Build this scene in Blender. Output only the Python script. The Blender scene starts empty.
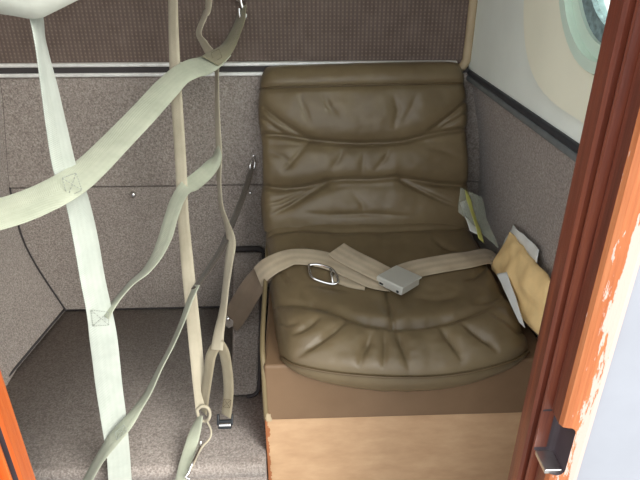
import bpy, bmesh, math, random
from mathutils import Vector, Matrix, noise
from mathutils.bvhtree import BVHTree
random.seed(7)
sc = bpy.context.scene
COL = sc.collection

# ------------------------------------------------------------------ camera, world, exposure
FPX, TILT, YAW = 568.0, math.radians(27.0), math.radians(2.25)
CAM = Vector((0.0, 0.0, 1.6))
FW = Vector((math.sin(YAW) * math.cos(TILT), math.cos(YAW) * math.cos(TILT), -math.sin(TILT)))
RT = Vector((math.cos(YAW), -math.sin(YAW), 0.0))
UP = RT.cross(FW)
cam_data = bpy.data.cameras.new('camera')
cam_data.sensor_fit = 'HORIZONTAL'
cam_data.sensor_width = 36.0
cam_data.lens = FPX / 640.0 * 36.0
cam_data.clip_start = 0.02
cam = bpy.data.objects.new('camera', cam_data)
COL.objects.link(cam)
cam.matrix_world = Matrix(((RT.x, UP.x, -FW.x, CAM.x), (RT.y, UP.y, -FW.y, CAM.y),
                           (RT.z, UP.z, -FW.z, CAM.z), (0, 0, 0, 1)))
sc.camera = cam

world = bpy.data.worlds.new('overcast_sky')
sc.world = world
world.use_nodes = True
bg = world.node_tree.nodes['Background']
bg.inputs[0].default_value = (0.93, 0.97, 1.0, 1)
bg.inputs[1].default_value = 0.8
sc.view_settings.view_transform = 'Standard'
sc.view_settings.look = 'None'
sc.view_settings.gamma = 1.0
sc.view_settings.use_curve_mapping = False
sc.view_settings.exposure = 1.33

sun_data = bpy.data.lights.new('hazy_sun', 'SUN')
sun_data.energy = 1.9
sun_data.angle = math.radians(40)
sun_data.color = (1.0, 0.97, 0.92)
sun = bpy.data.objects.new('hazy_sun', sun_data)
COL.objects.link(sun)
sun.rotation_euler = Vector((-0.62, 0.62, -0.48)).to_track_quat('-Z', 'Y').to_euler()


def at(x, y, X=None, Y=None, Z=None):
    """the point of a plane of the place that is seen at pixel (x, y) of the 640x480 photograph"""
    d = FW + RT * ((x - 320) / FPX) + UP * ((240 - y) / FPX)
    if X is not None: t = (X - CAM.x) / d.x
    elif Y is not None: t = (Y - CAM.y) / d.y
    else: t = (Z - CAM.z) / d.z
    return CAM + d * t


def pix(p):
    v = p - CAM
    z = v.dot(FW)
    return 320 + FPX * v.dot(RT) / z, 240 - FPX * v.dot(UP) / z, z


# ------------------------------------------------------------------ materials
def lin(r, g, b):
    f = lambda c: (c / 255 / 12.92) if c / 255 <= 0.04045 else ((c / 255 + 0.055) / 1.055) ** 2.4
    return (f(r), f(g), f(b), 1)


class NT:
    def __init__(self, name):
        self.m = bpy.data.materials.new(name)
        self.m.use_nodes = True
        self.t = self.m.node_tree
        self.b = self.t.nodes['Principled BSDF']

    def n(self, typ, **kw):
        nd = self.t.nodes.new('ShaderNode' + typ)
        for k, v in kw.items():
            if hasattr(nd, k): setattr(nd, k, v)
            else: nd.inputs[k.replace('_', ' ')].default_value = v
        return nd

    def l(self, a, b): self.t.links.new(a, b)

    def pos(self, scale=(1, 1, 1)):
        g = self.n('NewGeometry')
        mp = self.n('Mapping')
        mp.inputs['Scale'].default_value = scale
        self.l(g.outputs['Position'], mp.inputs['Vector'])
        return mp.outputs[0]

    def uv(self, scale=(1, 1, 1)):
        g = self.n('TexCoord')
        mp = self.n('Mapping')
        mp.inputs['Scale'].default_value = scale
        self.l(g.outputs['UV'], mp.inputs['Vector'])
        return mp.outputs[0]

    def noise(self, vec, scale, detail=4, rough=0.55):
        nd = self.n('TexNoise')
        nd.inputs['Scale'].default_value = scale
        nd.inputs['Detail'].default_value = detail
        nd.inputs['Roughness'].default_value = rough
        self.l(vec, nd.inputs['Vector'])
        return nd.outputs['Fac']

    def ramp(self, fac, stops):
        nd = self.n('ValToRGB')
        e = nd.color_ramp.elements
        while len(e) < len(stops): e.new(0.5)
        for el, (p, c) in zip(e, stops):
            el.position = p
            el.color = c if len(c) == 4 else (*c, 1)
        self.l(fac, nd.inputs[0])
        return nd.outputs[0]

    def mix(self, fac, a, b, mode='MIX'):
        nd = self.n('Mix', data_type='RGBA', blend_type=mode)
        for v, i in ((fac, 0), (a, 6), (b, 7)):
            if hasattr(v, 'is_output'): self.l(v, nd.inputs[i])
            else: nd.inputs[i].default_value = v
        return nd.outputs[2]

    def math(self, op, a, b=None):
        nd = self.n('Math', operation=op)
        for v, i in ((a, 0), (b, 1)):
            if v is None: continue
            if hasattr(v, 'is_output'): self.l(v, nd.inputs[i])
            else: nd.inputs[i].default_value = v
        return nd.outputs[0]

    def bump(self, h, strength, dist):
        nd = self.n('Bump')
        nd.inputs['Strength'].default_value = strength
        nd.inputs['Distance'].default_value = dist
        self.l(h, nd.inputs['Height'])
        self.l(nd.outputs[0], self.b.inputs['Normal'])

    def set(self, color=None, rough=None, metal=None, spec=None, **kw):
        if color is not None:
            if hasattr(color, 'is_output'): self.l(color, self.b.inputs['Base Color'])
            else: self.b.inputs['Base Color'].default_value = color
        if rough is not None: self.b.inputs['Roughness'].default_value = rough
        if metal is not None: self.b.inputs['Metallic'].default_value = metal
        if spec is not None: self.b.inputs['Specular IOR Level'].default_value = spec
        for k, v in kw.items(): self.b.inputs[k.replace('_', ' ')].default_value = v
        return self.m


M = {}


def carpet(name, dark, mid, light):
    t = NT(name)
    p = t.pos()
    f = t.noise(p, 260, 3, 0.7)
    big = t.noise(p, 9, 3)
    c = t.ramp(f, [(0.34, dark), (0.5, mid), (0.66, light)])
    c = t.mix(t.math('MULTIPLY', big, 0.35), c, dark)
    t.set(c, 0.95, spec=0.1)
    t.bump(f, 0.8, 0.004)
    t.b.inputs['Sheen Weight'].default_value = 0.15
    return t.m


M['carpet'] = carpet('grey_carpet', lin(124, 115, 108), lin(160, 150, 142), lin(190, 181, 172))


def mesh_fabric():
    t = NT('woven_brown_upholstery')
    p = t.pos()
    sep = t.n('SeparateXYZ')
    t.l(p, sep.inputs[0])
    def tri(o, k): return t.math('SINE', t.math('MULTIPLY', o, k))
    k = 2 * math.pi / 0.0092
    gx, gz = tri(sep.outputs['X'], k), tri(sep.outputs['Z'], k * 1.15)
    d = t.math('MULTIPLY', t.math('MAXIMUM', gx, 0.0), t.math('MAXIMUM', gz, 0.0))
    n = t.noise(p, 30, 4)
    base = t.ramp(n, [(0.3, lin(98, 85, 78)), (0.7, lin(114, 100, 92))])
    c = t.mix(t.math('MULTIPLY', d, 0.6), base, lin(146, 132, 120))
    c = t.mix(t.math('MULTIPLY', t.math('MAXIMUM', t.math('MULTIPLY', gx, -1.0), 0.0), 0.3), c, lin(64, 54, 50))
    t.set(c, 0.85, spec=0.15)
    t.bump(d, 0.5, 0.002)
    return t.m


M['mesh'] = mesh_fabric()


def leather(name, a, b, rough=0.42, scale=1.0):
    t = NT(name)
    p = t.pos()
    n = t.noise(p, 7 * scale, 5, 0.6)
    fine = t.n('TexVoronoi', feature='DISTANCE_TO_EDGE')
    fine.inputs['Scale'].default_value = 420
    t.l(p, fine.inputs['Vector'])
    c = t.ramp(n, [(0.3, a), (0.7, b)])
    t.set(c, rough, spec=0.4)
    t.bump(fine.outputs['Distance'], 0.12, 0.002)
    return t.m


M['leather'] = leather('olive_brown_leather', lin(100, 86, 63), lin(118, 103, 77), 0.33)
M['vinyl'] = leather('brown_vinyl', lin(114, 90, 66), lin(126, 101, 76), 0.5)
M['piping_leather'] = leather('dark_olive_leather', lin(84, 68, 46), lin(98, 82, 56))
M['edge_vinyl'] = leather('khaki_vinyl_edge', lin(114, 100, 72), lin(128, 114, 84), 0.55)


def veneer():
    t = NT('tan_veneer')
    p = t.pos((1, 1, 2.4))
    n = t.noise(p, 11, 6, 0.65)
    c = t.ramp(n, [(0.28, lin(176, 142, 108)), (0.5, lin(188, 154, 119)), (0.75, lin(200, 167, 131))])
    g = t.n('NewGeometry')
    sep = t.n('SeparateXYZ')
    t.l(g.outputs['Position'], sep.inputs[0])
    e = t.noise(t.pos(), 70, 4)
    w = t.math('LESS_THAN', t.math('ADD', sep.outputs['X'], t.math('MULTIPLY', e, -0.022)), -0.0785)
    c = t.mix(t.math('MULTIPLY', w, 0.85), c, lin(150, 84, 44))
    t.set(c, 0.6, spec=0.25)
    t.bump(n, 0.1, 0.002)
    return t.m


M['veneer'] = veneer()


def mahogany(name, cols, flaked):
    t = NT(name)
    p = t.pos((60, 60, 2.2))
    n = t.noise(p, 1.6, 6, 0.65)
    c = t.ramp(n, cols)
    g = t.n('NewGeometry')
    sp = t.n('SeparateXYZ')
    t.l(g.outputs['Position'], sp.inputs[0])
    # varnish flaked away towards the outer edge of the frame, where the door rubs
    flake = t.noise(t.pos((90, 90, 14)), 1.1, 6, 0.7)
    ax = t.math('ABSOLUTE', t.math('ADD', sp.outputs['X'], 0.039))
    edge = t.n('MapRange')
    t.l(ax, edge.inputs[0])
    for i, v in ((1, 0.350), (2, 0.384), (3, -0.16), (4, 0.20)): edge.inputs[i].default_value = v
    wear = t.math('GREATER_THAN', t.math('ADD', flake, edge.outputs[0]), 0.49 if flaked else 0.9)
    c = t.mix(t.math('MULTIPLY', wear, 0.85), c, lin(206, 180, 170))
    t.set(c, 0.34, spec=0.5)
    t.b.inputs['Coat Weight'].default_value = 0.25
    t.b.inputs['Coat Roughness'].default_value = 0.25
    t.bump(flake, 0.25, 0.003)
    return t.m


M['wood'] = mahogany('shaded_mahogany', [(0.25, lin(76, 36, 27)), (0.5, lin(110, 54, 38)), (0.78, lin(140, 76, 50))], False)  # same mahogany, shade of the right jamb's reveals put into the colour
M['lit_wood'] = mahogany('lit_mahogany', [(0.25, lin(146, 76, 40)), (0.5, lin(176, 102, 58)), (0.78, lin(196, 130, 86))], True)  # same mahogany, light on the outer faces put into the colour; flaking is wear
M['sunlit_wood'] = mahogany('sunlit_mahogany', [(0.25, lin(150, 64, 26)), (0.5, lin(190, 90, 36)), (0.78, lin(206, 112, 52))], False)  # same mahogany, brightened in colour as if sunlit, for the left jamb
M['pocket'] = None


def simple(name, c, rough=0.6, metal=0.0, nz=0.0, nscale=20, spec=0.4, bump=0.0):
    t = NT(name)
    if nz:
        f = t.noise(t.pos(), nscale, 4)
        lo = tuple(v * (1 - nz) for v in c[:3]) + (1,)
        hi = tuple(min(1, v * (1 + nz)) for v in c[:3]) + (1,)
        col = t.ramp(f, [(0.3, lo), (0.7, hi)])
        if bump: t.bump(f, bump, 0.002)
    else: col = c
    return t.set(col, rough, metal, spec)


M['wall_white'] = simple('cream_wall_panel', lin(236, 243, 234), 0.6, nz=0.05, nscale=6)
M['surround'] = simple('cream_window_surround', lin(240, 240, 218), 0.55, nz=0.05, nscale=5)
M['ring'] = simple('pale_green_plastic', lin(206, 226, 210), 0.35, nz=0.03)
M['gasket'] = simple('scuffed_grey_gasket', lin(120, 140, 142), 0.5, nz=0.45, nscale=120)
M['skin'] = simple('white_aircraft_paint', lin(154, 157, 165), 0.5, nz=0.05, nscale=10)
M['alu'] = simple('brushed_aluminium', (0.72, 0.72, 0.70, 1), 0.32, 1.0, nz=0.08, nscale=60)
M['rail'] = simple('dull_anodised_rail', (0.80, 0.80, 0.77, 1), 0.4, 0.2, nz=0.1, nscale=60)
M['chrome'] = simple('chrome_metal', (0.78, 0.78, 0.77, 1), 0.22, 1.0)
M['buckle'] = simple('satin_silver_metal', (0.74, 0.75, 0.69, 1), 0.36, 0.5)
M['black'] = simple('black_rubber', lin(52, 54, 58), 0.55, nz=0.2, nscale=40)
M['grey_trim'] = simple('dark_grey_trim', lin(104, 108, 108), 0.6, nz=0.15, nscale=40)
M['black_plastic'] = simple('black_plastic', lin(22, 26, 30), 0.3)
M['tan_trim'] = simple('tan_edge_trim', lin(176, 158, 128), 0.6, nz=0.08, nscale=20)
M['stitch'] = simple('grey_stitching', lin(150, 156, 146), 0.9)
M['dark_stitch'] = simple('brown_stitching', lin(110, 96, 74), 0.9)
M['manila'] = simple('manila_paper', lin(236, 204, 146), 0.7, nz=0.10, nscale=30, bump=0.2)
M['paper'] = simple('white_paper', lin(222, 224, 220), 0.75, nz=0.04, nscale=30)
M['lime'] = simple('yellow_green_plastic', lin(176, 176, 96), 0.4, nz=0.1)
M['concrete'] = simple('apron_concrete', lin(150, 148, 144), 0.9, nz=0.15, nscale=3)
M['ceiling'] = simple('cream_headliner', lin(214, 212, 200), 0.8, nz=0.04, nscale=8)
M['pocket'] = simple('dark_recess_tone', lin(62, 52, 56), 0.6, nz=0.2)  # darker tone for the latch pocket faces, shared by the left jamb groove
M['lining'] = simple('dark_seam', lin(62, 58, 58), 0.9)


def glass():
    t = NT('acrylic_window')
    t.set((0.90, 1.0, 0.93, 1), 0.45)
    t.b.inputs['Transmission Weight'].default_value = 1.0
    t.b.inputs['IOR'].default_value = 1.05
    return t.m


M['glass'] = glass()


def film():
    t = NT('clear_plastic_film')
    f = t.noise(t.pos(), 60, 4)
    c = t.ramp(f, [(0.3, lin(136, 142, 124)), (0.7, lin(176, 180, 164))])
    t.set(c, 0.15, spec=0.7, Alpha=0.36)
    t.bump(f, 0.4, 0.006)
    return t.m


M['film'] = film()


def webbing(name, a, b, stripe=0.02, pitch=0.009):
    t = NT(name)
    u = t.uv()
    sep = t.n('SeparateXYZ')
    t.l(u, sep.inputs[0])
    w = t.math('SINE', t.math('MULTIPLY', t.math('ADD', sep.outputs['Y'], t.math('MULTIPLY', t.math('ABSOLUTE', sep.outputs['X']), 1.0)), 2 * math.pi / 0.0035))
    rib = t.math('SINE', t.math('MULTIPLY', sep.outputs['X'], 2 * math.pi / pitch))
    n = t.noise(t.pos(), 22, 5, 0.6)
    c = t.ramp(n, [(0.3, a), (0.7, b)])
    c = t.mix(t.math('MULTIPLY', t.math('ADD', rib, 1.0), stripe), c, (0.1, 0.1, 0.08, 1))
    t.set(c, 0.7, spec=0.3)
    t.bump(t.math('ADD', w, t.math('MULTIPLY', rib, 0.25)), 0.3, 0.001)
    t.b.inputs['Sheen Weight'].default_value = 0.2
    return t.m


M['web_white'] = webbing('white_webbing', lin(168, 175, 165), lin(186, 192, 181))
M['web_sage'] = webbing('sage_webbing', lin(160, 165, 145), lin(180, 184, 163))
M['web_beige'] = webbing('beige_webbing', lin(172, 163, 140), lin(190, 181, 158))
M['web_khaki'] = webbing('khaki_webbing', lin(140, 130, 106), lin(158, 148, 124))
M['web_dark'] = webbing('dark_brown_webbing', lin(72, 63, 52), lin(86, 77, 64))
M['web_belt_shade'] = webbing('shaded_belt_webbing', lin(118, 102, 84), lin(134, 116, 97))  # belt webbing with shade put into its colour
M['web_sage_shade'] = webbing('shaded_sage_webbing', lin(122, 116, 92), lin(140, 134, 110))  # darker copy of the sage webbing, coloured as if in shade
M['web_belt'] = webbing('grey_beige_belt', lin(172, 156, 130), lin(194, 178, 152), 0.10, 0.0165)
M['cloth_white'] = simple('white_net_cloth', lin(196, 200, 188), 0.8, nz=0.05, nscale=60, bump=0.3)


# ------------------------------------------------------------------ mesh helpers
def link(name, me, mat, parent=None, smooth=True):
    o = bpy.data.objects.new(name, me)
    COL.objects.link(o)
    if mat is not None: me.materials.append(mat)
    if smooth:
        for p in me.polygons: p.use_smooth = True
    if parent is not None: o.parent = parent
    return o


def empty(name, loc=(0, 0, 0)):
    o = bpy.data.objects.new(name, None)
    COL.objects.link(o)
    o.location = loc
    return o


def child(o, parent):
    o.parent = parent
    o.matrix_parent_inverse = Matrix.Translation(-Vector(parent.location))
    return o


def tag(o, label, cat=None, group=None, kind=None):
    o['label'] = label
    if cat: o['category'] = cat
    if group: o['group'] = group
    if kind: o['kind'] = kind
    return o


def from_py(name, vs, fs, mat, parent=None, smooth=True, uvs=None):
    me = bpy.data.meshes.new(name)
    me.from_pydata([tuple(v) for v in vs], [], fs)
    if uvs:
        lay = me.uv_layers.new(name='UVMap')
        for lp in me.loops: lay.data[lp.index].uv = uvs[lp.vertex_index]
    me.update()
    o = link(name, me, mat, None, smooth)
    if parent is not None: child(o, parent)
    return o


def from_bm(name, bm, mat, parent=None, smooth=False):
    me = bpy.data.meshes.new(name)
    bm.normal_update()
    bm.to_mesh(me)
    bm.free()
    o = link(name, me, mat, None, smooth)
    if parent is not None: child(o, parent)
    return o


def bm_box(bm, lo, hi, mtx=None):
    c = [Vector((x, y, z)) for z in (lo[2], hi[2]) for y in (lo[1], hi[1]) for x in (lo[0], hi[0])]
    if mtx: c = [mtx @ v for v in c]
    v = [bm.verts.new(p) for p in c]
    for f in ((0, 2, 3, 1), (4, 5, 7, 6), (0, 1, 5, 4), (2, 6, 7, 3), (0, 4, 6, 2), (1, 3, 7, 5)):
        bm.faces.new([v[i] for i in f])
    return v


def box(name, lo, hi, mat, parent=None, bevel=0.0, seg=3, mtx=None):
    bm = bmesh.new()
    bm_box(bm, lo, hi, mtx)
    if bevel: bmesh.ops.bevel(bm, geom=bm.edges[:], offset=bevel, segments=seg, profile=0.5, affect='EDGES')
    o = from_bm(name, bm, mat, parent, smooth=bool(bevel))
    if bevel: o.modifiers.new('even_normals', 'WEIGHTED_NORMAL')
    return o


def catmull(pts, n):
    """smooth resample of a list of equal-length tuples"""
    out = []
    k = len(pts)
    for i in range(k - 1):
        p0, p1, p2, p3 = pts[max(i - 1, 0)], pts[i], pts[i + 1], pts[min(i + 2, k - 1)]
        for j in range(n):
            t = j / n
            out.append(tuple(0.5 * ((2 * b) + (-a + c) * t + (2 * a - 5 * b + 4 * c - d) * t * t + (-a + 3 * b - 3 * c + d) * t ** 3)
                             for a, b, c, d in zip(p0, p1, p2, p3)))
    out.append(tuple(pts[-1]))
    return out


def tube(name, path, r, mat, parent=None, seg=8, closed=False, n=6):
    pts = [Vector(p) for p in (catmull([tuple(p) for p in path], n) if n > 1 else path)]
    if closed: pts = pts[:-1] if (pts[0] - pts[-1]).length < 1e-6 else pts
    vs, fs = [], []
    m = len(pts)
    nrm = None
    for i, p in enumerate(pts):
        a = pts[(i - 1) % m] if (closed or i > 0) else p
        b = pts[(i + 1) % m] if (closed or i < m - 1) else p
        t = (b - a).normalized()
        if nrm is None: nrm = t.orthogonal().normalized()
        nrm = (nrm - t * nrm.dot(t)).normalized()
        bi = t.cross(nrm)
        for k in range(seg):
            an = 2 * math.pi * k / seg
            vs.append(p + (nrm * math.cos(an) + bi * math.sin(an)) * r)
    for i in range(m if closed else m - 1):
        for k in range(seg):
            a, b = i * seg + k, i * seg + (k + 1) % seg
            c, d = ((i + 1) % m) * seg + (k + 1) % seg, ((i + 1) % m) * seg + k
            fs.append((a, b, c, d))
    if not closed:
        fs.append(tuple(range(seg - 1, -1, -1)))
        fs.append(tuple((m - 1) * seg + k for k in range(seg)))
    return from_py(name, vs, fs, mat, parent)


def ribbon3(name, path, mat, parent=None, th=0.0016, n=8, sign=1):
    """woven strap: path of (x, y, z, width, roll); roll turns it about its own run"""
    pts = catmull(path, n)
    P = [Vector(p[:3]) for p in pts]
    vs, fs, uvs = [], [], []
    run = 0
    U = (-1, -0.96, -0.33, 0.33, 0.96, 1)
    K = len(U)
    for i, p in enumerate(P):
        t = (P[min(i + 1, len(P) - 1)] - P[max(i - 1, 0)]).normalized()
        if i: run += (p - P[i - 1]).length
        view = (CAM - p).normalized()
        wd = t.cross(Vector(pts[i][5:8]) if len(pts[i]) > 5 else view).normalized()
        wd = Matrix.Rotation(pts[i][4] * sign, 3, t) @ wd
        nn = wd.cross(t).normalized()
        hw = max(pts[i][3], 0.002) / 2
        for side in (1, -1):
            for u in U:
                e = th / 2 * (0.35 if abs(u) == 1 else 1.0)
                vs.append(p + wd * (hw * u) + nn * (e * side))
                uvs.append((hw * u, run))
    for i in range(len(P) - 1):
        a, b = i * 2 * K, (i + 1) * 2 * K
        for k in range(K - 1):
            fs.append((a + k, a + k + 1, b + k + 1, b + k))
            fs.append((a + K + k + 1, a + K + k, b + K + k, b + K + k + 1))
        fs.append((a + K, a, b, b + K))
        fs.append((a + K - 1, a + 2 * K - 1, b + 2 * K - 1, b + K - 1))
    for a in (0, (len(P) - 1) * 2 * K):
        f = [a + k for k in range(K)] + [a + 2 * K - 1 - k for k in range(K)]
        fs.append(f if a else f[::-1])
    return from_py(name, vs, fs, mat, parent, uvs=uvs)


def strap(name, pts, width, mat, parent=None, th=0.0018, sign=1, n=8):
    """pts (x, y, Y, seen width): the strap keeps its true width and twists where it is seen narrower"""
    path = []
    for x, y, Y, w in pts:
        p = at(x, y, Y=Y)
        z = pix(p)[2]
        full = width * FPX / z
        path.append((p.x, p.y, p.z, width, math.acos(max(-1, min(1, w / full)))))
    return ribbon3(name, path, mat, parent, th, n, sign)


def dist_poly(x, y, poly):
    best = (1e9, 0)
    tot = len(poly) - 1
    for i in range(tot):
        ax, ay = poly[i]
        bx, by = poly[i + 1]
        dx, dy = bx - ax, by - ay
        t = max(0, min(1, ((x - ax) * dx + (y - ay) * dy) / (dx * dx + dy * dy + 1e-9)))
        d = math.hypot(x - ax - t * dx, y - ay - t * dy)
        if d < best[0]: best = (d, (i + t) / tot)
    return best


def grid_faces(nr, nc, flip=False):
    fs = []
    for r in range(nr - 1):
        for c in range(nc - 1):
            q = (r * nc + c, r * nc + c + 1, (r + 1) * nc + c + 1, (r + 1) * nc + c)
            fs.append(q[::-1] if flip else q)
    return fs


# ------------------------------------------------------------------ the setting
YB = 1.35          # rear bulkhead
ZF = 0.706         # raised carpeted floor
ZR = 1.3600         # height of the metal rail
XR = 0.40          # right cabin wall at the rail

ground = box('ground', (-6, -6, -0.05), (6, 6, 0.0), M['concrete'])
tag(ground, 'grey concrete apron under the aircraft', kind='structure')

floor = box('floor', (-0.72, 0.575, 0.42), (0.46, YB + 0.03, 0.46), M['carpet'])
tag(floor, 'grey carpeted cabin floor below the raised luggage floor', kind='structure')

plat = empty('floor_platform', (-0.4, 0.79, 0.46))
tag(plat, 'raised grey carpeted luggage floor left of the seat', kind='structure')
bm = bmesh.new()
bm_box(bm, (-0.715, 0.79, ZF - 0.03), (-0.0765, YB, ZF))
es = [e for e in bm.edges if all(abs(v.co.y - 0.79) < 1e-5 for v in e.verts) and all(v.co.z > ZF - 0.01 for v in e.verts)]
bmesh.ops.bevel(bm, geom=es, offset=0.012, segments=4, profile=0.5, affect='EDGES')
from_bm('deck', bm, M['carpet'], plat, True)
box('riser', (-0.715, 0.80, 0.46), (-0.0765, 0.825, ZF - 0.03), M['carpet'], plat)

# rear bulkhead: woven upper panel, two carpeted lower panels, a dark seam between them
wb = empty('wall_back', (0, YB, 0.46))
tag(wb, 'rear bulkhead, brown woven upholstery above grey carpet', kind='structure')
box('upper_panel', (-0.76, YB, ZR), (XR + 0.03, YB + 0.03, 2.12), M['mesh'], wb)
box('carpet_panel', (-0.76, YB - 0.006, 1.074), (XR + 0.10, YB + 0.03, ZR - 0.016), M['carpet'], wb, 0.004)
box('carpet_panel', (-0.76, YB - 0.001, 0.46), (XR + 0.10, YB + 0.03, 1.071), M['carpet'], wb, 0.004)
box('backing', (-0.76, YB + 0.006, 0.46), (XR + 0.10, YB + 0.03, ZR), M['lining'], wb)
tube('floor_seam', [(-0.66, YB - 0.003, ZF + 0.002), (-0.1, YB - 0.003, ZF + 0.002)], 0.0022, M['lining'], wb, n=1)


def stud(p, r, parent, mat=None, nm='snap_stud'):
    bm = bmesh.new()
    rings = [(r, 0), (r, -0.3 * r), (r * 0.75, -0.6 * r), (r * 0.35, -0.75 * r)]
    L = []
    for rr, dy in rings:
        L.append([bm.verts.new((p.x + rr * math.cos(a * math.pi / 6), p.y + dy, p.z + rr * math.sin(a * math.pi / 6))) for a in range(12)])
    for a, b in zip(L, L[1:]):
        for k in range(12): bm.faces.new((a[k], a[(k + 1) % 12], b[(k + 1) % 12], b[k]))
    bm.faces.new(L[-1])
    bm.faces.new(L[0][::-1])
    return from_bm(nm, bm, mat or M['chrome'], parent, True)


stud(at(133, 195, Y=YB - 0.006), 0.008, wb)
stud(at(250, 193, Y=YB - 0.006), 0.005, wb)

# double metal rail between upholstery and carpet
tr = empty('trim_1', (0, YB, ZR))
tag(tr, 'double aluminium rail across the bulkhead above the carpet', kind='structure')
box('upper_rail', (-0.76, YB - 0.012, ZR + 0.005), (0.37, YB + 0.004, ZR + 0.0135), M['rail'], tr, 0.003)
box('channel', (-0.76, YB - 0.008, ZR - 0.012), (0.37, YB + 0.004, ZR + 0.006), M['lining'], tr)
box('lower_rail', (-0.76, YB - 0.014, ZR - 0.0165), (0.37, YB + 0.002, ZR - 0.008), M['rail'], tr, 0.003)
for x, y in ((13, 68), (150, 70), (92, 69), (234, 70)):
    stud(at(x, y, Y=YB - 0.004), 0.0042, tr, nm='screw')

t2 = tube('trim_2', [(XR - 0.008, YB - 0.006, 2.1), (XR - 0.008, YB - 0.006, 1.6), (XR - 0.008, YB - 0.006, 1.40), (XR - 0.011, YB - 0.007, 1.37), (XR - 0.022, YB - 0.009, 1.356)],
          0.010, M['tan_trim'], None, 10)
tag(t2, 'tan rounded edge trim down the right side of the bulkhead', kind='structure')

# left side wall: curved carpeted fuselage side
wl_prof = [(-0.655, 0.700), (-0.669, 0.740), (-0.688, 0.795), (-0.709, 0.861), (-0.724, 0.942), (-0.722, 1.067), (-0.700, 1.20), (-0.684, 1.291), (-0.678, 1.345), (-0.672, 1.50), (-0.66, 1.75), (-0.63, 2.12)]
prof = catmull(wl_prof, 4)
vs, fs = [], []
ys = [YB - 0.002, 1.25, 1.1, 0.95, 0.8, 0.6]
for i, y in enumerate(ys):
    for x, z in prof: vs.append((x - 0.055 * (YB - y) / 0.3 * (0.5 if y < 1 else 1) * 0.6, y, z))
n0 = len(prof)
fs = grid_faces(len(ys), n0)
k0 = len(vs)
vs += [(v[0] - 0.03, v[1], v[2]) for v in vs]
fs += [tuple(k0 + i for i in f[::-1]) for f in fs]
wl = from_py('wall_left', vs, fs, M['carpet'])
tag(wl, 'curved grey carpeted side wall at the left', kind='structure')
seam = tube('floor_seam', [(-0.657 - 0.11 * (YB - y), y, ZF + 0.006) for y in (1.345, 1.2, 1.05, 0.9)], 0.003, M['lining'], wl, n=2)
seam2 = tube('corner_seam', [(x + 0.003, YB - 0.004, z) for x, z in wl_prof[:9]], 0.0022, M['lining'], wl, n=3)

# right side wall: carpet below the rail, cream panel with a round window above
wr = empty('wall_right', (XR, 0.95, 0.46))
tag(wr, 'right cabin wall, cream panel above grey carpet', kind='structure')
rp = catmull([(0.466, 0.46), (0.466, 0.9), (0.462, 1.05), (0.446, 1.18), (0.424, 1.27), (0.408, 1.335)], 5)
ys = [YB, 1.2, 1.0, 0.8, 0.56]
vs = [(x, y, z) for y in ys for x, z in rp]
fs = grid_faces(len(ys), len(rp), True)
k0 = len(vs)
vs += [(v[0] + 0.02, v[1], v[2]) for v in vs]
fs += [tuple(k0 + i for i in f[::-1]) for f in fs]
from_py('carpet_panel', vs, fs, M['carpet'], wr)

WY, WZ, WA, WBZ = 0.75, 1.70, 0.19, 0.245   # window opening


def ellipse(a, b, n=64, p=2.0):
    out = []
    for i in range(n):
        an = 2 * math.pi * i / n
        c, s = math.cos(an), math.sin(an)
        out.append((math.copysign(abs(c) ** (2 / p), c) * a, math.copysign(abs(s) ** (2 / p), s) * b))
    return out


def annulus(name, inner, outer, x0, x1, mat, parent, clampy=None):
    n = len(inner)
    vs = []
    for ring, x in ((inner, x0), (outer, x0), (outer, x1), (inner, x1)):
        for y, z in ring:
            yy = WY + y
            if clampy: yy = max(clampy[0], min(clampy[1], yy))
            vs.append((x, yy, WZ + z))
    fs = []
    for q in range(4):
        for i in range(n):
            j = (i + 1) % n
            a, b = q * n, ((q + 1) % 4) * n
            fs.append((a + i, a + j, b + j, b + i))
    o = from_py(name, vs, fs, mat, parent, smooth=False)
    return o


hole = ellipse(WA, WBZ)
# cream panel: an annulus from the window hole out to a rectangle
rect = []
for y, z in hole:
    an = math.atan2(z, y)
    c, s = math.cos(an), math.sin(an)
    k = min((0.60 if c > 0 else 0.19) / max(abs(c), 1e-6), (0.42 if s > 0 else 0.345) / max(abs(s), 1e-6))
    rect.append((c * k, s * k))
# exact corners
def snap_corner(cy, cz):
    i = min(range(len(rect)), key=lambda q: (rect[q][0] - cy) ** 2 + (rect[q][1] - cz) ** 2)
    rect[i] = (cy, cz)
for cy, cz in ((0.60, 0.42), (0.60, -0.345), (-0.19, 0.42), (-0.19, -0.345)): snap_corner(cy, cz)
annulus('cream_panel', hole, rect, XR, XR + 0.02, M['wall_white'], wr)
annulus('window_surround', ellipse(WA * 1.01, WBZ * 1.005), ellipse(0.305, 0.31, p=3.2), XR - 0.010, XR + 0.002, M['surround'], wr, (0.572, 2))

w1 = empty('window_1', (XR, WY, WZ))
tag(w1, 'round cabin window with pale green rim in the right wall', kind='structure')
annulus('rim', ellipse(WA - 0.016, WBZ - 0.016), ellipse(WA - 0.001, WBZ - 0.001), XR - 0.014, XR + 0.012, M['ring'], w1)
annulus('inner_rim', ellipse(WA - 0.034, WBZ - 0.034), ellipse(WA - 0.014, WBZ - 0.014), XR - 0.003, XR + 0.014, M['ring'], w1)
annulus('gasket', ellipse(WA - 0.056, WBZ - 0.056), ellipse(WA - 0.034, WBZ - 0.034), XR + 0.002, XR + 0.018, M['gasket'], w1)
pv = [(x, WY + y, WZ + z) for x in (XR + 0.010, XR + 0.014) for y, z in ellipse(WA - 0.05, WBZ - 0.05)]
from_py('pane', pv, [tuple(range(64)), tuple(range(127, 63, -1))] + [(i, 64 + i, 64 + (i + 1) % 64, (i + 1) % 64) for i in range(64)], M['glass'], w1, False)

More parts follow.
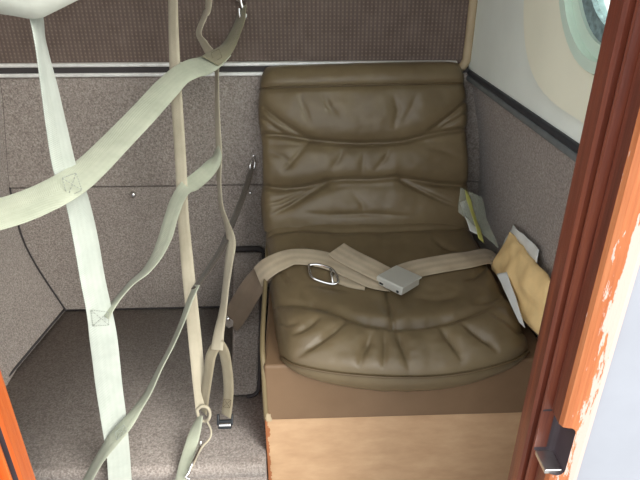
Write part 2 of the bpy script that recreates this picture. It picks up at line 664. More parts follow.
t3 = empty('trim_3', (XR, 0.95, 1.34))
tag(t3, 'black rubber ledge strip along the right wall above the carpet', kind='structure')
box('rubber_strip', (XR - 0.006, 0.56, 1.343), (XR + 0.014, YB - 0.012, 1.355), M['black'], t3, 0.003)
box('ledge', (XR - 0.007, 0.56, 1.330), (XR + 0.02, YB - 0.012, 1.3425), M['grey_trim'], t3, 0.004)

ceiling = box('ceiling', (-0.75, 0.56, 2.12), (XR + 0.06, YB + 0.03, 2.15), M['ceiling'])
tag(ceiling, 'cream cabin headliner above the seat', kind='structure')

# outer skin on both sides of the doorway and below it
wf = empty('wall_front', (0, 0.50, 0.3))
tag(wf, 'white painted outer skin around the doorway', kind='structure')
box('skin_panel', (0.342, 0.497, 0.25), (0.53, 0.515, 2.2), M['skin'], wf)
box('skin_panel', (-0.86, 0.497, 0.25), (-0.42, 0.515, 2.2), M['skin'], wf)
box('skin_panel', (-0.42, 0.497, 0.25), (0.342, 0.515, 0.46), M['skin'], wf)  # no header: unseen top of the doorway left open to admit skylight

# mahogany door frame
dr = empty('door_1', (-0.04, 0.52, 0.46))
tag(dr, 'worn orange mahogany frame of the open doorway', kind='structure')
jp = [(0.345, 0.575), (0.300, 0.575), (0.2975, 0.571), (0.2975, 0.546), (0.300, 0.541), (0.3115, 0.540), (0.3115, 0.534), (0.3015, 0.533), (0.3005, 0.530),
      (0.3015, 0.527), (0.3115, 0.526), (0.3085, 0.520), (0.3075, 0.498), (0.310, 0.492), (0.316, 0.490), (0.340, 0.490), (0.3465, 0.493), (0.347, 0.4965), (0.347, 0.575)]


def jamb(name, poly, z0, z1):
    n = len(poly)
    zs = [z0 + (z1 - z0) * i / 24 for i in range(25)]
    vs = [(x, y, z) for z in zs for x, y in poly]
    fs = []
    for r in range(24):
        for k in range(n): fs.append((r * n + k, r * n + (k + 1) % n, (r + 1) * n + (k + 1) % n, (r + 1) * n + k))
    fs.append(tuple(range(n - 1, -1, -1)))
    fs.append(tuple(24 * n + k for k in range(n)))
    return from_py(name, vs, fs, M['wood'], dr, False)


jr = jamb('jamb', jp, 0.46, 2.12)
jl = jamb('jamb', [(-0.078 - x, y) for x, y in jp][::-1], 0.46, 2.12)
jl.data.materials[0] = M['sunlit_wood']
for o in (jr, jl):
    me = o.data
    me.materials.append(M['lit_wood'])
    me.materials.append(M['pocket'])
    b2 = bmesh.new(); b2.from_mesh(me); bmesh.ops.recalc_face_normals(b2, faces=b2.faces[:]); b2.to_mesh(me); b2.free()
    for p in me.polygons:
        if p.center.y < 0.497 and p.normal.y < -0.25: p.material_index = 1
        if o is jl and 0.532 < p.center.y < 0.542: p.material_index = 2  # shade in the groove painted as a darker material
box('sill', (-0.42, 0.492, 0.44), (0.342, 0.575, 0.47), M['wood'], dr, 0.004)
# latch pocket cut into the right jamb
bm = bmesh.new()
bm_box(bm, (0.285, 0.45, 1.012), (0.3265, 0.528, 1.092))
bmesh.ops.bevel(bm, geom=bm.edges[:], offset=0.009, segments=4, profile=0.5, affect='EDGES')
cut = from_bm('latch_pocket', bm, M['wood'])
md = jr.modifiers.new('cut', 'BOOLEAN')
md.operation, md.object, md.solver = 'DIFFERENCE', cut, 'EXACT'
dg = bpy.context.evaluated_depsgraph_get()
nm = bpy.data.meshes.new_from_object(jr.evaluated_get(dg))
jr.modifiers.clear()
jr.data = nm
for p in nm.polygons:
    p.use_smooth = False
    c = p.center
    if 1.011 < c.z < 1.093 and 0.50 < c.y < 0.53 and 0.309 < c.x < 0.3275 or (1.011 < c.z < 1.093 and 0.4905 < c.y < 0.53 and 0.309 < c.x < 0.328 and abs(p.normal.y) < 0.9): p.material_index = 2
bpy.data.objects.remove(cut, do_unlink=True)
box('strike_plate', (0.303, 0.494, 1.010), (0.3255, 0.527, 1.017), M['alu'], dr, 0.0015)

# ------------------------------------------------------------------ seat
seat = empty('cabin_seat', (0.17, 1.0, 0.46))
tag(seat, 'olive brown leather seat with pillowed backrest on a tan box', 'seat')


def rd(e, r):
    if e >= r: return 0.0
    return r - math.sqrt(max(0, r * r - (r - e) ** 2))


def creases(x, y, lines):
    h = 0.0
    for poly, depth, w, taper in lines:
        depth, w = depth * (1.9 if taper == 0 else 2.3), w * 0.95
        d, u = dist_poly(x, y, poly)
        if d > 7 * w: continue
        k = 1.0
        if taper & 1: k *= min(1, u / 0.35)
        if taper & 2: k *= min(1, (1 - u) / 0.35)
        h += k * depth * (-0.75 * math.exp(-(d / (0.8 * w)) ** 2) - 0.55 * math.exp(-(d / (2.6 * w)) ** 2))
    return h


# backrest
BLc, BRc = at(263, 232, Y=1.205), at(472, 230, Y=1.205)
TLc, TRc = at(259, 88, Y=1.298), at(467, 83, Y=1.298)
back_lines = [
    ([(262, 134), (285, 136), (311, 140), (340, 143), (359, 144), (390, 143), (406, 141), (425, 136), (445, 132), (467, 129)], 0.0075, 3.2, 0),
    ([(262, 187), (285, 190), (305, 188), (327, 182), (345, 180), (370, 180), (398, 178), (418, 181), (440, 185), (468, 187)], 0.0072, 3.2, 0),
    ([(264, 108), (280, 121), (295, 131), (311, 139)], 0.0045, 2.6, 2),
    ([(262, 118), (275, 128), (290, 136)], 0.0032, 2.2, 2),
    ([(467, 101), (452, 114), (438, 125), (424, 134)], 0.0045, 2.6, 2),
    ([(467, 113), (452, 122), (434, 131)], 0.003, 2.2, 2),
    ([(327, 184), (310, 194), (290, 206), (268, 216)], 0.0048, 2.8, 2),
    ([(318, 186), (300, 194), (280, 202), (264, 205)], 0.003, 2.2, 3),
    ([(402, 181), (420, 190), (440, 200), (462, 209)], 0.0042, 2.6, 2),
    ([(310, 141), (300, 152), (288, 166), (280, 172)], 0.0022, 3.0, 2),
    ([(345, 147), (338, 160), (330, 170)], 0.0016, 3.0, 3),
    ([(365, 147), (362, 165), (364, 178)], 0.0014, 3.0, 3),
    ([(392, 146), (384, 160), (372, 172)], 0.002, 3.0, 3),
    ([(322, 92), (330, 108), (340, 120)], 0.0022, 3.4, 3),
    ([(298, 95), (306, 112), (312, 130)], 0.0018, 3.4, 3),
    ([(392, 92), (398, 110), (392, 130)], 0.002, 3.6, 3),
    ([(418, 92), (410, 110), (402, 124)], 0.0014, 3.4, 3),
    ([(424, 148), (442, 150), (462, 158)], 0.0018, 3.0, 3),
    ([(266, 150), (282, 156), (296, 168)], 0.0018, 3.0, 3),
    ([(350, 190), (362, 204), (366, 218)], 0.0016, 3.4, 3),
    ([(300, 212), (330, 215), (372, 214), (420, 216)], 0.0025, 2.6, 3),
]


def PB(s, t):
    tt = min(t, 1.0)
    p = BLc.lerp(BRc, s).lerp(TLc.lerp(TRc, s), tt)
    if t > 1:
        a = (t - 1) / 0.25 * math.pi / 2
        p = p + Vector((-0.012 * (s - 0.5) * 2 * math.sin(a) ** 2, 0.036 * (1 - math.cos(a)), 0.040 * math.sin(a)))
    return p


NBk = (BRc - BLc).cross(TLc - BLc).normalized()
if NBk.y > 0: NBk = -NBk
cols = [(0, 1.0), (0, 0.5), (0, 0.22)] + [(i / 150, 0) for i in range(151)] + [(1, 0.22), (1, 0.5), (1, 1.0)]
rows = [(i / 110, 0) for i in range(111)] + [(1 + 0.25 * i / 14, 0) for i in range(1, 15)] + [(1.25, 0.5), (1.25, 1.0)]
vs = []
for t, kt in rows:
    for s, ks in cols:
        p = PB(s, t)
        x, y, _ = pix(p)
        es = min(s, 1 - s) * 0.48
        drop = rd(es, 0.022)
        tt = min(t, 1)
        fat = 0.016 * (1 - (2 * s - 1) ** 4)
        x, y, _ = pix(p + NBk * fat)
        h = fat + (creases(x, y, back_lines) if t <= 1 else 0)
        if t <= 1:
            h += -0.006 * math.exp(-((1 - t) / 0.022) ** 2)
            h += 0.010 * math.sin(math.pi * min(1, max(0, (t - 0.62) / 0.36))) + 0.009 * math.sin(math.pi * min(1, max(0, (t - 0.33) / 0.28))) + 0.008 * math.sin(math.pi * min(1, max(0, (t - 0.04) / 0.28)))
        else:
            h = h * (1 - 0.3 * (t - 1) / 0.25) - 0.006 * math.exp(-((t - 1) / 0.022) ** 2)
        h += 0.0022 * noise.noise(Vector((x / 24, y / 20, 3.1))) + 0.0011 * noise.noise(Vector((x / 9, y / 9, 7.7)))
        p = p + NBk * (h - drop)
        if s in (0, 1): p.x += (0.004 if s == 1 else -0.004) * math.sin(math.pi * tt * 3) * (1 if t <= 1 else 0)
        k = max(kt, ks)
        p.y = min(p.y, YB - 0.016)
        p.y = p.y + (YB - 0.014 - p.y) * k
        vs.append(p)
backrest = from_py('backrest', vs, grid_faces(len(rows), len(cols)), M['leather'], seat)
seam_pts = []
for i in range(0, 41):
    s = i / 40
    p = PB(s, 1.0)
    seam_pts.append(p + NBk * (0.0125 - rd(min(s, 1 - s) * 0.48, 0.022) + 0.016 * -(2 * s - 1) ** 4))
tube('piping', seam_pts, 0.0022, M['piping_leather'], None, 6, n=1).parent = backrest

# seat cushion
SBL, SBR = at(265, 226, Y=1.215), at(471, 224, Y=1.215)
front_px = [(279, 349), (290, 358), (310, 364), (340, 369), (375, 372), (405, 373), (440, 372), (475, 367), (505, 359), (522, 352), (531, 343)]
FRT = []
for i, (x, y) in enumerate(front_px):
    s = i / (len(front_px) - 1)
    FRT.append(at(x, y, Y=0.845 - 0.065 * (1 - (2 * s - 1) ** 4)))
FRT = [Vector(p) for p in catmull([tuple(p) for p in FRT], 12)]


def PS(s, t):
    b = SBL.lerp(SBR, s)
    q = s * (len(FRT) - 1)
    i = min(int(q), len(FRT) - 2)
    f = FRT[i].lerp(FRT[i + 1], q - i)
    return b.lerp(f, t)


seat_lines = [
    ([(300, 292), (318, 301), (345, 309), (372, 316), (395, 319), (425, 318), (455, 313), (485, 304), (512, 296)], 0.0085, 5.0, 3),
    ([(276, 301), (292, 300), (312, 300), (330, 304)], 0.0045, 3.2, 2),
    ([(351, 312), (335, 326), (315, 340), (296, 351)], 0.0040, 3.2, 1),
    ([(372, 326), (366, 342), (357, 365)], 0.0050, 3.0, 1),
    ([(384, 322), (385, 345), (384, 368)], 0.0042, 3.0, 1),
    ([(396, 322), (402, 340), (412, 366)], 0.0048, 3.0, 1),
    ([(438, 320), (450, 335), (462, 352)], 0.0045, 3.2, 1),
    ([(458, 316), (478, 330), (498, 345)], 0.0038, 3.2, 1),
    ([(484, 306), (504, 316), (522, 330)], 0.0032, 3.0, 1),
    ([(322, 312), (306, 324), (290, 334)], 0.0032, 3.0, 3),
    ([(470, 300), (490, 296), (508, 290)], 0.0030, 3.0, 3),
    ([(276, 318), (288, 322), (300, 320)], 0.0022, 2.8, 2),
    ([(386, 283), (389, 298), (394, 316)], 0.0040, 2.6, 0),
    ([(300, 283), (330, 284), (352, 292)], 0.0018, 3.2, 3),
    ([(410, 296), (440, 298), (468, 293)], 0.0018, 3.4, 3),
    ([(268, 262), (282, 272), (292, 288)], 0.0022, 3.0, 2),
    ([(490, 262), (476, 274), (462, 280)], 0.0022, 3.0, 2),
    ([(270, 232), (300, 227), (340, 230), (400, 229), (470, 226)], 0.0030, 2.6, 0),
    ([(290, 240), (310, 246), (318, 254)], 0.0015, 3.0, 3),
    ([(430, 236), (445, 246), (462, 252)], 0.0018, 3.0, 3),
]
cols = [(0, 1.0), (0, 0.6), (0, 0.3)] + [(i / 150, 0) for i in range(151)] + [(1, 0.3), (1, 0.6), (1, 1.0)]
rows = [(i / 150, 0) for i in range(151)] + [(1, 0.12), (1, 0.3), (1, 0.55), (1, 0.8), (1, 1.0), (1, 1.001)]
vs = []
for ri, (t, kt) in enumerate(rows):
    for s, ks in cols:
        p = PS(s, t)
        x, y, _ = pix(p)
        drop = rd(min(s, 1 - s) * 0.47, 0.026) + rd((1 - t) * 0.42, 0.020) * 0.6
        fat = 0.017 * (1 - (2 * s - 1) ** 4)
        roll = 0.018 * math.exp(-((t - 0.80) / 0.16) ** 2) * (1 - 0.6 * (2 * s - 1) ** 4)
        base = fat + roll - 0.008 * math.exp(-((t - 0.58) / 0.12) ** 2) * (1 - (2 * s - 1) ** 2)
        x, y, _ = pix(p + Vector((0, 0, base)))
        base *= math.sqrt(max(0.0, 1 - max(0, (t - 0.80) / 0.20) ** 2.4)) * 0.94 + 0.06
        h = base + creases(x, y, seat_lines) * min(1, (1 - t) / 0.10 + 0.10)
        h += 0.0026 * noise.noise(Vector((x / 26, y / 18, 1.1))) + 0.0012 * noise.noise(Vector((x / 9, y / 7, 5.7)))
        p = p + Vector((0, -0.12, 1)).normalized() * (h - drop)
        k = min(1, max(kt, ks))
        mid = 1 - (2 * s - 1) ** 2
        thick = 0.085 * (1 - t) + (0.014 + 0.030 * mid) * t
        if k:
            cen = Vector((0.17, 1.0, p.z))
            bulge = math.sin(math.pi * k) * 0.004
            d = (cen - p).normalized()
            p = p + Vector((0, 0, -thick * k)) - d * bulge + d * (0.012 * k * k)
        if kt == 1.001: p = p + Vector((0, 0.06, 0.0))
        vs.append(p)
cushion = from_py('seat_cushion', vs, grid_faces(len(rows), len(cols), True), M['leather'], seat)
pp = []
for i in range(61):
    s = 0.01 + 0.98 * i / 60
    p = PS(s, 1.0)
    fat = 0.12 * 0.017 * (1 - (2 * s - 1) ** 4)
    pp.append(p + Vector((0, -0.002, fat - rd(min(s, 1 - s) * 0.47, 0.026) - 0.011)))
tube('piping', pp, 0.0026, M['piping_leather'], None, 6, n=1).parent = cushion
bvh = BVHTree.FromPolygons([v.copy() for v in vs], grid_faces(len(rows), len(cols), True))

# box under the seat
bx0, bx1 = -0.0745, 0.458
box('vinyl_apron', (bx0 + 0.004, 0.815, 0.797), (bx1, 1.30, 0.93), M['vinyl'], seat, 0.006)
tube('edge_piping', [(bx0 + 0.0035, 0.8185, 0.80), (bx0 + 0.0035, 0.8185, 0.88), (bx0 + 0.003, 0.828, 0.925), (bx0 + 0.0, 0.87, 0.945), (bx0 - 0.001, 1.0, 0.965), (bx0 - 0.002, 1.2, 0.985)], 0.0048, M['edge_vinyl'], seat, 8, n=3)
box('seat_box', (bx0, 0.822, 0.462), (bx1, 1.32, 0.798), M['veneer'], seat, 0.002)
# torn vinyl at the lower left corner
bm = bmesh.new()
ring = []
for i in range(14):
    a = 2 * math.pi * i / 14
    r = 0.008 * (0.7 + 0.6 * random.random())
    ring.append((bx0 + 0.008 + r * math.cos(a) * 0.8, 0.806 + r * math.sin(a) * 1.5))
vt = [bm.verts.new((x, 0.8138, z)) for x, z in ring]
vb = [bm.verts.new((x, 0.8165, z)) for x, z in ring]
bm.faces.new(vt); bm.faces.new(vb[::-1])
for i in range(14): bm.faces.new((vt[i], vb[i], vb[(i + 1) % 14], vt[(i + 1) % 14]))
bmesh.ops.recalc_face_normals(bm, faces=bm.faces[:])
tag(from_bm('torn_corner', bm, M['tan_trim'], seat), 'frayed pale backing where the vinyl is torn')


def on_seat(x, y, off=0.003):
    d = (at(x, y, Y=1.0) - CAM).normalized()
    hit = bvh.ray_cast(CAM, d)
    if hit[0] is None: return at(x, y, Z=1.0)
    return hit[0] - d * off * 1.3


# sloping carpeted fairing beside the seat
con = empty('floor_fairing', (-0.13, 1.17, ZF))
tag(con, 'sloping carpeted fairing on the luggage floor against the left of the seat', 'fairing')
bm = bmesh.new()
cs = [(0.985, ZF), (0.987, 0.715), (1.0, 0.7245), (1.08, 0.768), (1.2, 0.833), (1.30, 0.881), (1.328, 0.889), (1.338, 0.878), (1.338, ZF)]
xl_ = [(-0.160), (-0.160), (-0.161), (-0.164), (-0.170), (-0.175), (-0.176), (-0.176), (-0.176)]
lo_ = [bm.verts.new((x, y, z)) for x, (y, z) in zip(xl_, cs)]
hi_ = [bm.verts.new((-0.100, y, z)) for y, z in cs]
bm.faces.new(lo_[::-1]); bm.faces.new(hi_)
for i in range(len(cs)):
    j = (i + 1) % len(cs)
    bm.faces.new((lo_[i], lo_[j], hi_[j], hi_[i]))
bmesh.ops.recalc_face_normals(bm, faces=bm.faces[:])
bmesh.ops.bevel(bm, geom=[e for e in bm.edges if (e.verts[0].co - e.verts[1].co).length < 0.3 and max(v.co.z for v in e.verts) > ZF + .005 and abs(e.verts[0].co.x - e.verts[1].co.x) < 0.01 and not all(v.co.y > 1.33 for v in e.verts)], offset=0.008, segments=3, profile=0.5, affect='EDGES')
from_bm('body', bm, M['carpet'], con, True).modifiers.new('even_normals', 'WEIGHTED_NORMAL')
tube('edge_welt', [(-0.098, 1.325, 0.888), (-0.098, 1.2, 0.836), (-0.098, 1.08, 0.772), (-0.098, 1.01, 0.733), (-0.101, 0.988, 0.719), (-0.112, 0.981, 0.7115), (-0.125, 0.981, 0.709)], 0.0042, M['lining'], con, 8)
tube('gap_shade', [(-0.176, 1.341, 0.893), (-0.13, 1.341, 0.894), (-0.110, 1.341, 0.892), (-0.100, 1.340, 0.882)], 0.008, M['lining'], con, 8)  # dark tube standing in for the shadow along the fairing's top

# ------------------------------------------------------------------ seat belt
belt = empty('seat_belt', at(398, 280, Z=1.0))
tag(belt, 'grey beige lap belt with silver buckle lying across the seat', 'seat belt')


def belt_strap(name, pts, width, n=8):
    return ribbon3(name, [(*p, width, 0, *nn) for p, nn in pts], M['web_belt'], belt, 0.0022, n)


S_ = on_seat
UPN = (0.0, -0.25, 1.0)
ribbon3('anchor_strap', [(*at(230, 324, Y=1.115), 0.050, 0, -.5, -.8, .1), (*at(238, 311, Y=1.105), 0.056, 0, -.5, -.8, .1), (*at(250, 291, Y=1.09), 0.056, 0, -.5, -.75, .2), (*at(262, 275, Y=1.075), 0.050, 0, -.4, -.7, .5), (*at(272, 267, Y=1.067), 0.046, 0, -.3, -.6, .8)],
        M['web_belt_shade'], belt, 0.0022)  # shaded underside of the same belt, painted as a browner strap
belt_strap('left_strap', [(at(258, 277, Y=1.068), (-.45, -.65, .6)), (at(266, 269, Y=1.06), (-.35, -.6, .8)), (at(278, 262, Y=1.06), (-.15, -.45, 1)), (S_(292, 257, .010), UPN),
                          (S_(308, 257, .008), UPN), (S_(325, 260, .009), UPN), (S_(342, 266, .011), UPN), (S_(358, 273, .011), UPN), (S_(374, 280, .009), UPN), (S_(388, 283, .006), UPN)], 0.050)
belt_strap('loose_end', [(S_(336, 249, .016), UPN), (S_(344, 254, .017), UPN), (S_(355, 260, .019), UPN), (S_(367, 266, .019), UPN), (S_(379, 272, .017), UPN), (S_(390, 277, .012), UPN)], 0.052)
belt_strap('right_strap', [(S_(398, 275, .008), UPN), (S_(415, 269, .007), UPN), (S_(440, 264, .007), UPN), (S_(465, 260, .008), UPN), (S_(482, 257, .010), UPN), (at(490, 257, X=0.420), (.3, -.3, 1)), (at(495, 261, X=0.430), (.8, -.3, .6)), (at(498, 268, X=0.434), (1, -.3, .1))], 0.050)
belt_strap('under_strap', [(S_(334, 275, .004), UPN), (S_(350, 281, .004), UPN), (S_(366, 284, .004), UPN)], 0.036)
# buckle: lift lever over a body
zb = S_(398, 280).z + 0.024
c4 = [at(379, 276.5, Z=zb), at(405, 289, Z=zb), at(420, 276, Z=zb), at(394, 264, Z=zb)]
ex, ey = (c4[1] - c4[0]), (c4[3] - c4[0])
cen = (c4[0] + c4[1] + c4[2] + c4[3]) / 4
lx, ly = ex.length, ey.length
ux = ex.normalized()
uy = (ey - ux * ey.dot(ux)).normalized()
uz = ux.cross(uy)
BM_ = Matrix(((ux.x, uy.x, uz.x, cen.x), (ux.y, uy.y, uz.y, cen.y), (ux.z, uy.z, uz.z, cen.z), (0, 0, 0, 1)))
bk = box('buckle', (-lx / 2 + .003, -ly / 2 + .002, -0.021), (lx / 2 - .003, ly / 2 - .002, -0.0045), M['buckle'], belt, 0.003, 3, BM_)
for nm_, lo, hi, mt in (('lever', (-lx / 2, -ly / 2 + .001, -0.004), (lx / 2, ly / 2, 0.0), 'buckle'),
                        ('lever_lip', (-lx / 2, -ly / 2 - .0005, -0.011), (lx / 2, -ly / 2 + .004, -0.0015), 'buckle'),
                        ('slot', (-lx / 2 + .006, -ly / 2 + .0005, -0.017), (-lx / 2 + .016, -ly / 2 + .004, -0.0125), 'black_plastic'),
                        ('rivet', (lx / 2 - .016, -ly / 2 + .0005, -0.0175), (lx / 2 - .010, -ly / 2 + .004, -0.0125), 'black_plastic')):
    o = box(nm_, lo, hi, M[mt], None, 0.0012, 3, BM_)
    o.parent = bk
# wire slide loop
lp = [(309, 265), (318, 264.5), (330, 268), (336, 274), (338, 282), (332, 284), (320, 281), (311, 276)]
tube('slide_loop', [S_(x, y, .009) for x, y in lp] + [S_(*lp[0], .009)], 0.003, M['chrome'], belt, 8, True, 4)
tube('slide_bar', [S_(330, 268, .009), S_(333, 283, .009)], 0.0025, M['chrome'], belt, 8, n=1)
# anchor plate
box('anchor_plate', (-0.012, -0.003, -0.006), (0.012, 0.003, 0.022), M['chrome'], belt, 0.002, 3,
    Matrix.Translation(at(231, 324, Y=1.112)) @ Matrix.Rotation(math.radians(-42), 4, 'Y'))
stud(at(228, 319, Y=1.105), 0.006, belt, nm='anchor_bolt')

# ------------------------------------------------------------------ cargo net
net = empty('cargo_net', at(118, 470, Y=0.77))
tag(net, 'cargo net of white and khaki webbing straps hung across the luggage bay', 'cargo net')
W, S, B, K = M['web_white'], M['web_sage'], M['web_beige'], M['web_khaki']
strap('white_strap', [(33, 8, .785, 14), (37, 20, .785, 12), (40, 40, .785, 10), (44, 62, .788, 12), (50, 92, .795, 16), (56, 125, .805, 19), (65, 168, .822, 22), (77, 200, .826, 22), (86, 240, .815, 23),
           (93, 280, .80, 23), (100, 315, .795, 24), (105, 350, .79, 26), (109, 385, .785, 25), (114, 420, .78, 24), (118, 450, .775, 22), (120, 480, .77, 22), (122, 520, .765, 22), (125, 600, .755, 22)], 0.044, W, net, sign=-1)
strap('hook_tab', [(242, 8, 1.325, 7), (240, 20, 1.31, 9), (235, 33, 1.29, 10), (228, 46, 1.265, 12), (219, 55, 1.235, 15), (210, 61, 1.202, 16)], 0.040, M['web_sage_shade'], net)  # upper end of the diagonal strap, its shade painted as darker webbing
strap('wide_diagonal_strap', [(221, 54, 1.250, 14), (213, 60, 1.222, 17), (204, 65, 1.19, 19), (190, 70, 1.15, 19), (178, 77, 1.12, 20), (165, 90, 1.08, 23),
      (145, 112, 1.01, 24), (120, 138, .935, 25), (92, 166, .85, 27), (68, 185, .787, 29), (35, 202, .76, 30), (0, 214, .735, 31), (-60, 228, .70, 32), (-140, 240, .66, 33), (-210, 246, .64, 33)], 0.050, S, net)
strap('beige_strap', [(172, -440, 1.24, 8), (172, -240, 1.23, 8), (172, -90, 1.21, 9), (173, 0, 1.19, 9), (174, 45, 1.175, 10), (176, 90, 1.155, 11), (178, 120, 1.14, 11), (181, 170, 1.10, 11), (183, 215, 1.06, 11), (187, 260, 1.0, 12), (191, 300, .96, 12.5),
           (195, 340, .925, 13), (199, 380, .895, 14.5), (202, 408, .875, 15)], 0.026, B, net)
strap('beige_strap', [(222, -440, 1.22, 6), (219, -240, 1.225, 6), (215, -90, 1.23, 6), (209, 0, 1.24, 6), (205, 15, 1.245, 5), (199, 32, 1.25, 5), (204, 43, 1.26, 7), (211, 54, 1.27, 9), (216, 62, 1.275, 6), (217, 75, 1.27, 3.5), (217, 100, 1.25, 4), (218, 130, 1.225, 5),
           (219, 155, 1.20, 6), (219, 180, 1.18, 4), (221, 205, 1.15, 4), (226, 222, 1.12, 5), (231, 242, 1.07, 9), (229, 262, 1.03, 8), (226, 285, .985, 6.5), (223, 310, .945, 7), (219, 332, .915, 10), (217, 350, .895, 12)], 0.026, B, net)
strap('khaki_tail', [(219, 342, .905, 8), (224, 352, .895, 10), (227, 368, .89, 10), (228.5, 385, .885, 10), (228, 400, .88, 10), (226, 416, .872, 10)], 0.026, K, net)
strap('khaki_tail', [(217, 344, .905, 10), (211, 356, .895, 10), (208, 375, .885, 9), (205, 395, .88, 9), (203, 412, .882, 8)], 0.024, K, net)
strap('sage_strap', [(217, 148, 1.205, 3), (216, 158, 1.19, 10), (208, 170, 1.16, 15), (196, 181, 1.11, 16), (184, 190, 1.07, 13), (177, 201, 1.04, 13), (171, 218, 1.0, 13), (165, 238, .96, 13), (157, 256, .92, 10), (146, 271, .89, 7),
           (132, 283, .86, 5), (120, 296, .83, 4.5), (111, 307, .81, 7), (104, 316, .799, 12)], 0.033, S, net)
strap('dark_strap', [(251.5, 168, 1.322, 4), (249, 178, 1.30, 5), (244, 194, 1.26, 5.5), (237, 212, 1.20, 6), (230, 229, 1.13, 6), (221, 250, 1.05, 6), (208, 270, .99, 5), (195, 288, .935, 5)], 0.020, M['web_dark'], net)
strap('sage_strap', [(197, 285, .94, 5), (190, 300, .92, 5), (182, 322, .895, 4.5), (172, 345, .87, 4), (160, 368, .84, 4.5), (149, 391, .815, 6), (138, 408, .79, 8), (126, 425, .765, 12), (113, 440, .755, 13), (102, 455, .75, 10), (92, 472, .745, 9), (80, 495, .74, 9)],
      0.028, S, net)
strap('sage_strap', [(200, 416, .868, 5), (197, 426, .852, 9), (192, 442, .828, 12), (187, 458, .80, 12), (182, 475, .774, 11), (178, 492, .76, 11)], 0.024, S, net)

# cloth corner where straps meet at the top
poly = [(-60, 6), (-20, 11), (0, 14), (14, 16), (27, 18.5), (35, 19), (43, 17.5), (56, 11), (78, 0), (110, -16), (150, -40)]
vs = []
for i, (x, y) in enumerate(poly):
    for j in range(8):
        tx, ty = 30, -80
        k = j / 7
        px_, py_ = x + (tx - x) * k * 0.8, y + (ty - y) * k
        vs.append(at(px_, py_, Y=0.752 - 0.02 * math.sin(3 * k) + 0.006 * noise.noise(Vector((px_ / 18, py_ / 14, 2.0)))))
fs = grid_faces(len(poly), 8)
n1 = len(vs)
vs += [v + Vector((0, 0.003, 0)) for v in vs]
fs += [tuple(n1 + i for i in f[::-1]) for f in fs]
rim = [i * 8 for i in range(len(poly))]
fs += [(a, b, n1 + b, n1 + a) for a, b in zip(rim, rim[1:])]
flap = from_py('cloth_corner', vs, fs, M['cloth_white'], net)


strap('white_strap', [(70, -25, .752, 30), (130, -70, .77, 28), (230, -170, .83, 24), (360, -360, .93, 20), (430, -480, .98, 18)], 0.044, W, net)
strap('white_strap', [(20, -25, .752, 30), (-60, -40, .735, 30), (-170, -66, .70, 30), (-330, -110, .65, 30)], 0.044, W, net)


def stitching(pts, Y, mat, closed_x=True, r=0.0006):
    """box-and-cross stitching: four pixel corners on a strap lying at depth Y"""
    segs = [(pts[i], pts[(i + 1) % 4]) for i in range(4)]
    if closed_x: segs += [(pts[0], pts[2]), (pts[1], pts[3])]
    bm = bmesh.new()
    for a, b in segs:
        nd = 7
        for k in range(nd):
            f0, f1 = (k + 0.15) / nd, (k + 0.8) / nd
            p = at(a[0] + (b[0] - a[0]) * f0, a[1] + (b[1] - a[1]) * f0, Y=Y)
            q = at(a[0] + (b[0] - a[0]) * f1, a[1] + (b[1] - a[1]) * f1, Y=Y)
            d = (q - p)
            side = d.cross(CAM - p).normalized() * r
            up = side.cross(d).normalized() * r
            vv = [bm.verts.new(c) for c in (p - side, p + up, p + side, p - up, q - side, q + up, q + side, q - up)]
            for f in ((0, 1, 5, 4), (1, 2, 6, 5), (2, 3, 7, 6), (3, 0, 4, 7), (3, 2, 1, 0), (4, 5, 6, 7)): bm.faces.new([vv[i] for i in f])
    return from_bm('stitching', bm, mat, net)


stitching([(62, 178), (76, 173), (82, 190), (68, 197)], 0.775, M['stitch'])
stitching([(91, 310), (108, 312), (109, 325), (93, 326)], 0.781, M['stitch'])
stitching([(115, 432), (124, 425), (127, 431), (117, 440)], 0.750, M['stitch'])
stitching([(224, 399), (231, 400), (230, 408), (223, 407)], 0.872, M['dark_stitch'])
stitching([(211, 53), (219, 49), (222, 57), (214, 62)], 1.215, M['dark_stitch'], False)

# metalwork of the net
hk = [at(x, y, Y=yy) for x, y, yy in ((240, -8, 1.33), (241, 2, 1.326), (244, 12, 1.322), (246, 16, 1.322), (243, 20, 1.32), (240, 16, 1.318), (239, 8, 1.318))]
tube('snap_hook', hk, 0.0035, M['chrome'], net, 8, n=5)
stud(at(240, -4, Y=YB - 0.012), 0.014, net, nm='hook_plate')
hk2 = [at(x, y, Y=yy) for x, y, yy in ((253.5, 157, 1.338), (255, 162, 1.325), (254, 168, 1.320), (251, 170, 1.320), (250, 166, 1.320), (252, 160, 1.33))]
tube('snap_hook', hk2, 0.0028, M['chrome'], net, 8, n=5)
stud(at(253.5, 156.5, Y=YB - 0.006), 0.006, net, nm='hook_plate')
# webbing eye at the foot of the beige strap
eye = [(197, 410), (202, 406), (208, 408), (210, 414), (208, 420), (203, 421), (199, 417)]
tube('webbing_eye', [at(x, y, Y=0.872) for x, y in eye] + [at(*eye[0], Y=0.872)], 0.0034, M['web_beige'], net, 8, True, 4)
tube('cord', [at(x, y, Y=yy) for x, y, yy in ((207, 421, .865), (211, 430, .85), (210, 438, .838), (203, 446, .825), (198, 454, .81), (194, 463, .788), (190, 471, .775))], 0.0022, M['web_beige'], net, 6)
tube('floor_hook', [at(x, y, Y=yy) for x, y, yy in ((201, 441, .828), (200, 446, .82), (196, 455, .80), (192, 464, .78), (189, 472, .77), (186, 477, .762), (190, 479, .76))], 0.0026, M['chrome'], net, 8)
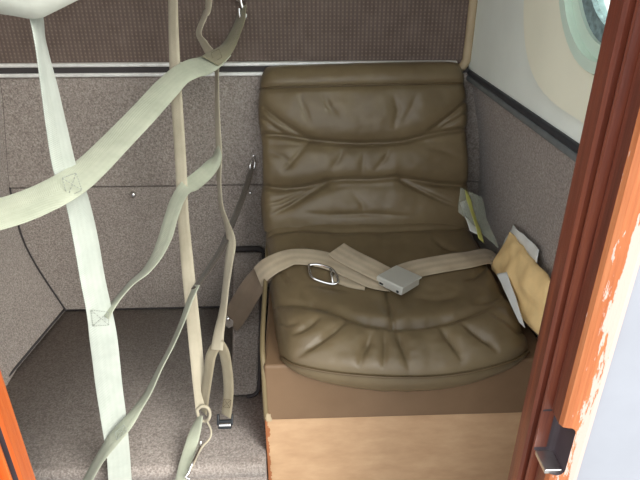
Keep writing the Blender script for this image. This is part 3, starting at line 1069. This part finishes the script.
# ladder buckle on the tail
bf = Matrix.Translation(at(225, 420, Y=0.868)) @ Matrix.Rotation(math.radians(-35), 4, 'X')
lb = box('ladder_buckle', (-0.015, -0.004, -0.006), (0.015, 0.004, 0.001), M['black_plastic'], net, 0.002, 3, bf)
for nm_, lo, hi, mt in (('side_bar', (-0.0165, -0.004, -0.010), (-0.011, 0.004, 0.012), 'black_plastic'), ('side_bar', (0.011, -0.004, -0.010), (0.0165, 0.004, 0.012), 'black_plastic'),
                        ('cross_bar', (-0.012, -0.006, -0.012), (0.012, -0.001, -0.007), 'chrome'), ('end_bar', (-0.0135, -0.004, -0.017), (0.0135, 0.004, -0.011), 'black_plastic')):
    o = box(nm_, lo, hi, M[mt], None, 0.0015, 3, bf)
    o.parent = lb

# ------------------------------------------------------------------ papers beside the seat
def crumpled(name, c, nu, nv, amp, freq, th, mat, parent, seed, bulge=0.0):
    """sheet through four corners with folds and thickness"""
    c = [Vector(p) for p in c]
    nrm = (c[1] - c[0]).cross(c[3] - c[0]).normalized()
    if nrm.dot(CAM - c[0]) < 0: nrm = -nrm
    vs = []
    for side in (1, -1):
        for i in range(nv + 1):
            for j in range(nu + 1):
                u, v = j / nu, i / nv
                p = c[0].lerp(c[1], u).lerp(c[3].lerp(c[2], u), v)
                e = (16 * u * (1 - u) * v * (1 - v)) ** 0.5
                d = amp * noise.noise(p * freq + Vector((seed, 0, 0))) + side * (th / 2 + bulge * e)
                vs.append(p + nrm * d)
    f1 = grid_faces(nv + 1, nu + 1)
    n1 = (nu + 1) * (nv + 1)
    fs = f1 + [tuple(n1 + q for q in f[::-1]) for f in f1]
    edge = [j for j in range(nu + 1)] + [i * (nu + 1) + nu for i in range(1, nv + 1)] + [nv * (nu + 1) + j for j in range(nu - 1, -1, -1)] + [i * (nu + 1) for i in range(nv - 1, 0, -1)]
    for a, b in zip(edge, edge[1:] + edge[:1]): fs.append((b, a, n1 + a, n1 + b))
    o = from_py(name, vs, fs, mat, parent)
    bm = bmesh.new(); bm.from_mesh(o.data); bmesh.ops.recalc_face_normals(bm, faces=bm.faces[:]); bm.to_mesh(o.data); bm.free()
    return o


env = empty('manila_envelope', at(530, 320, X=0.428))
tag(env, 'creased manila envelope with white paper edge tucked beside the seat', 'envelope')
crumpled('pouch', [at(509, 232, X=0.438), at(553, 282, X=0.442), at(548, 350, X=0.434), at(492, 266, X=0.428)], 36, 36, 0.010, 26, 0.003, M['manila'], env, 3.0, 0.018)
crumpled('paper_lining', [at(513, 225, X=0.446), at(540, 250, X=0.448), at(536, 268, X=0.444), at(503, 246, X=0.441)], 20, 20, 0.004, 30, 0.001, M['paper'], env, 9.0)
crumpled('folded_corner', [at(497, 274, X=0.404), at(507, 272, X=0.412), at(525, 328, X=0.404), at(519, 322, X=0.402)], 12, 20, 0.002, 30, 0.0012, M['paper'], env, 5.0)

bag = empty('plastic_bag', at(480, 245, X=0.425))
tag(bag, 'crumpled clear plastic bag with papers wedged between seat and wall', 'plastic bag')
crumpled('papers', [at(460, 203, Y=1.13), at(466, 200, Y=1.135), at(482, 238, Y=1.06), at(470, 230, Y=1.06)], 12, 16, 0.004, 40, 0.002, M['paper'], bag, 1.0)
crumpled('yellow_strip', [at(464, 190, Y=1.125), at(468, 192, Y=1.125), at(484, 243, Y=1.045), at(478, 238, Y=1.045)], 6, 18, 0.005, 40, 0.001, M['lime'], bag, 2.0)
crumpled('film', [at(462, 187, Y=1.125), at(480, 197, Y=1.13), at(498, 248, Y=1.05), at(459, 212, Y=1.10)], 32, 32, 0.009, 24, 0.0006, M['film'], bag, 4.0)
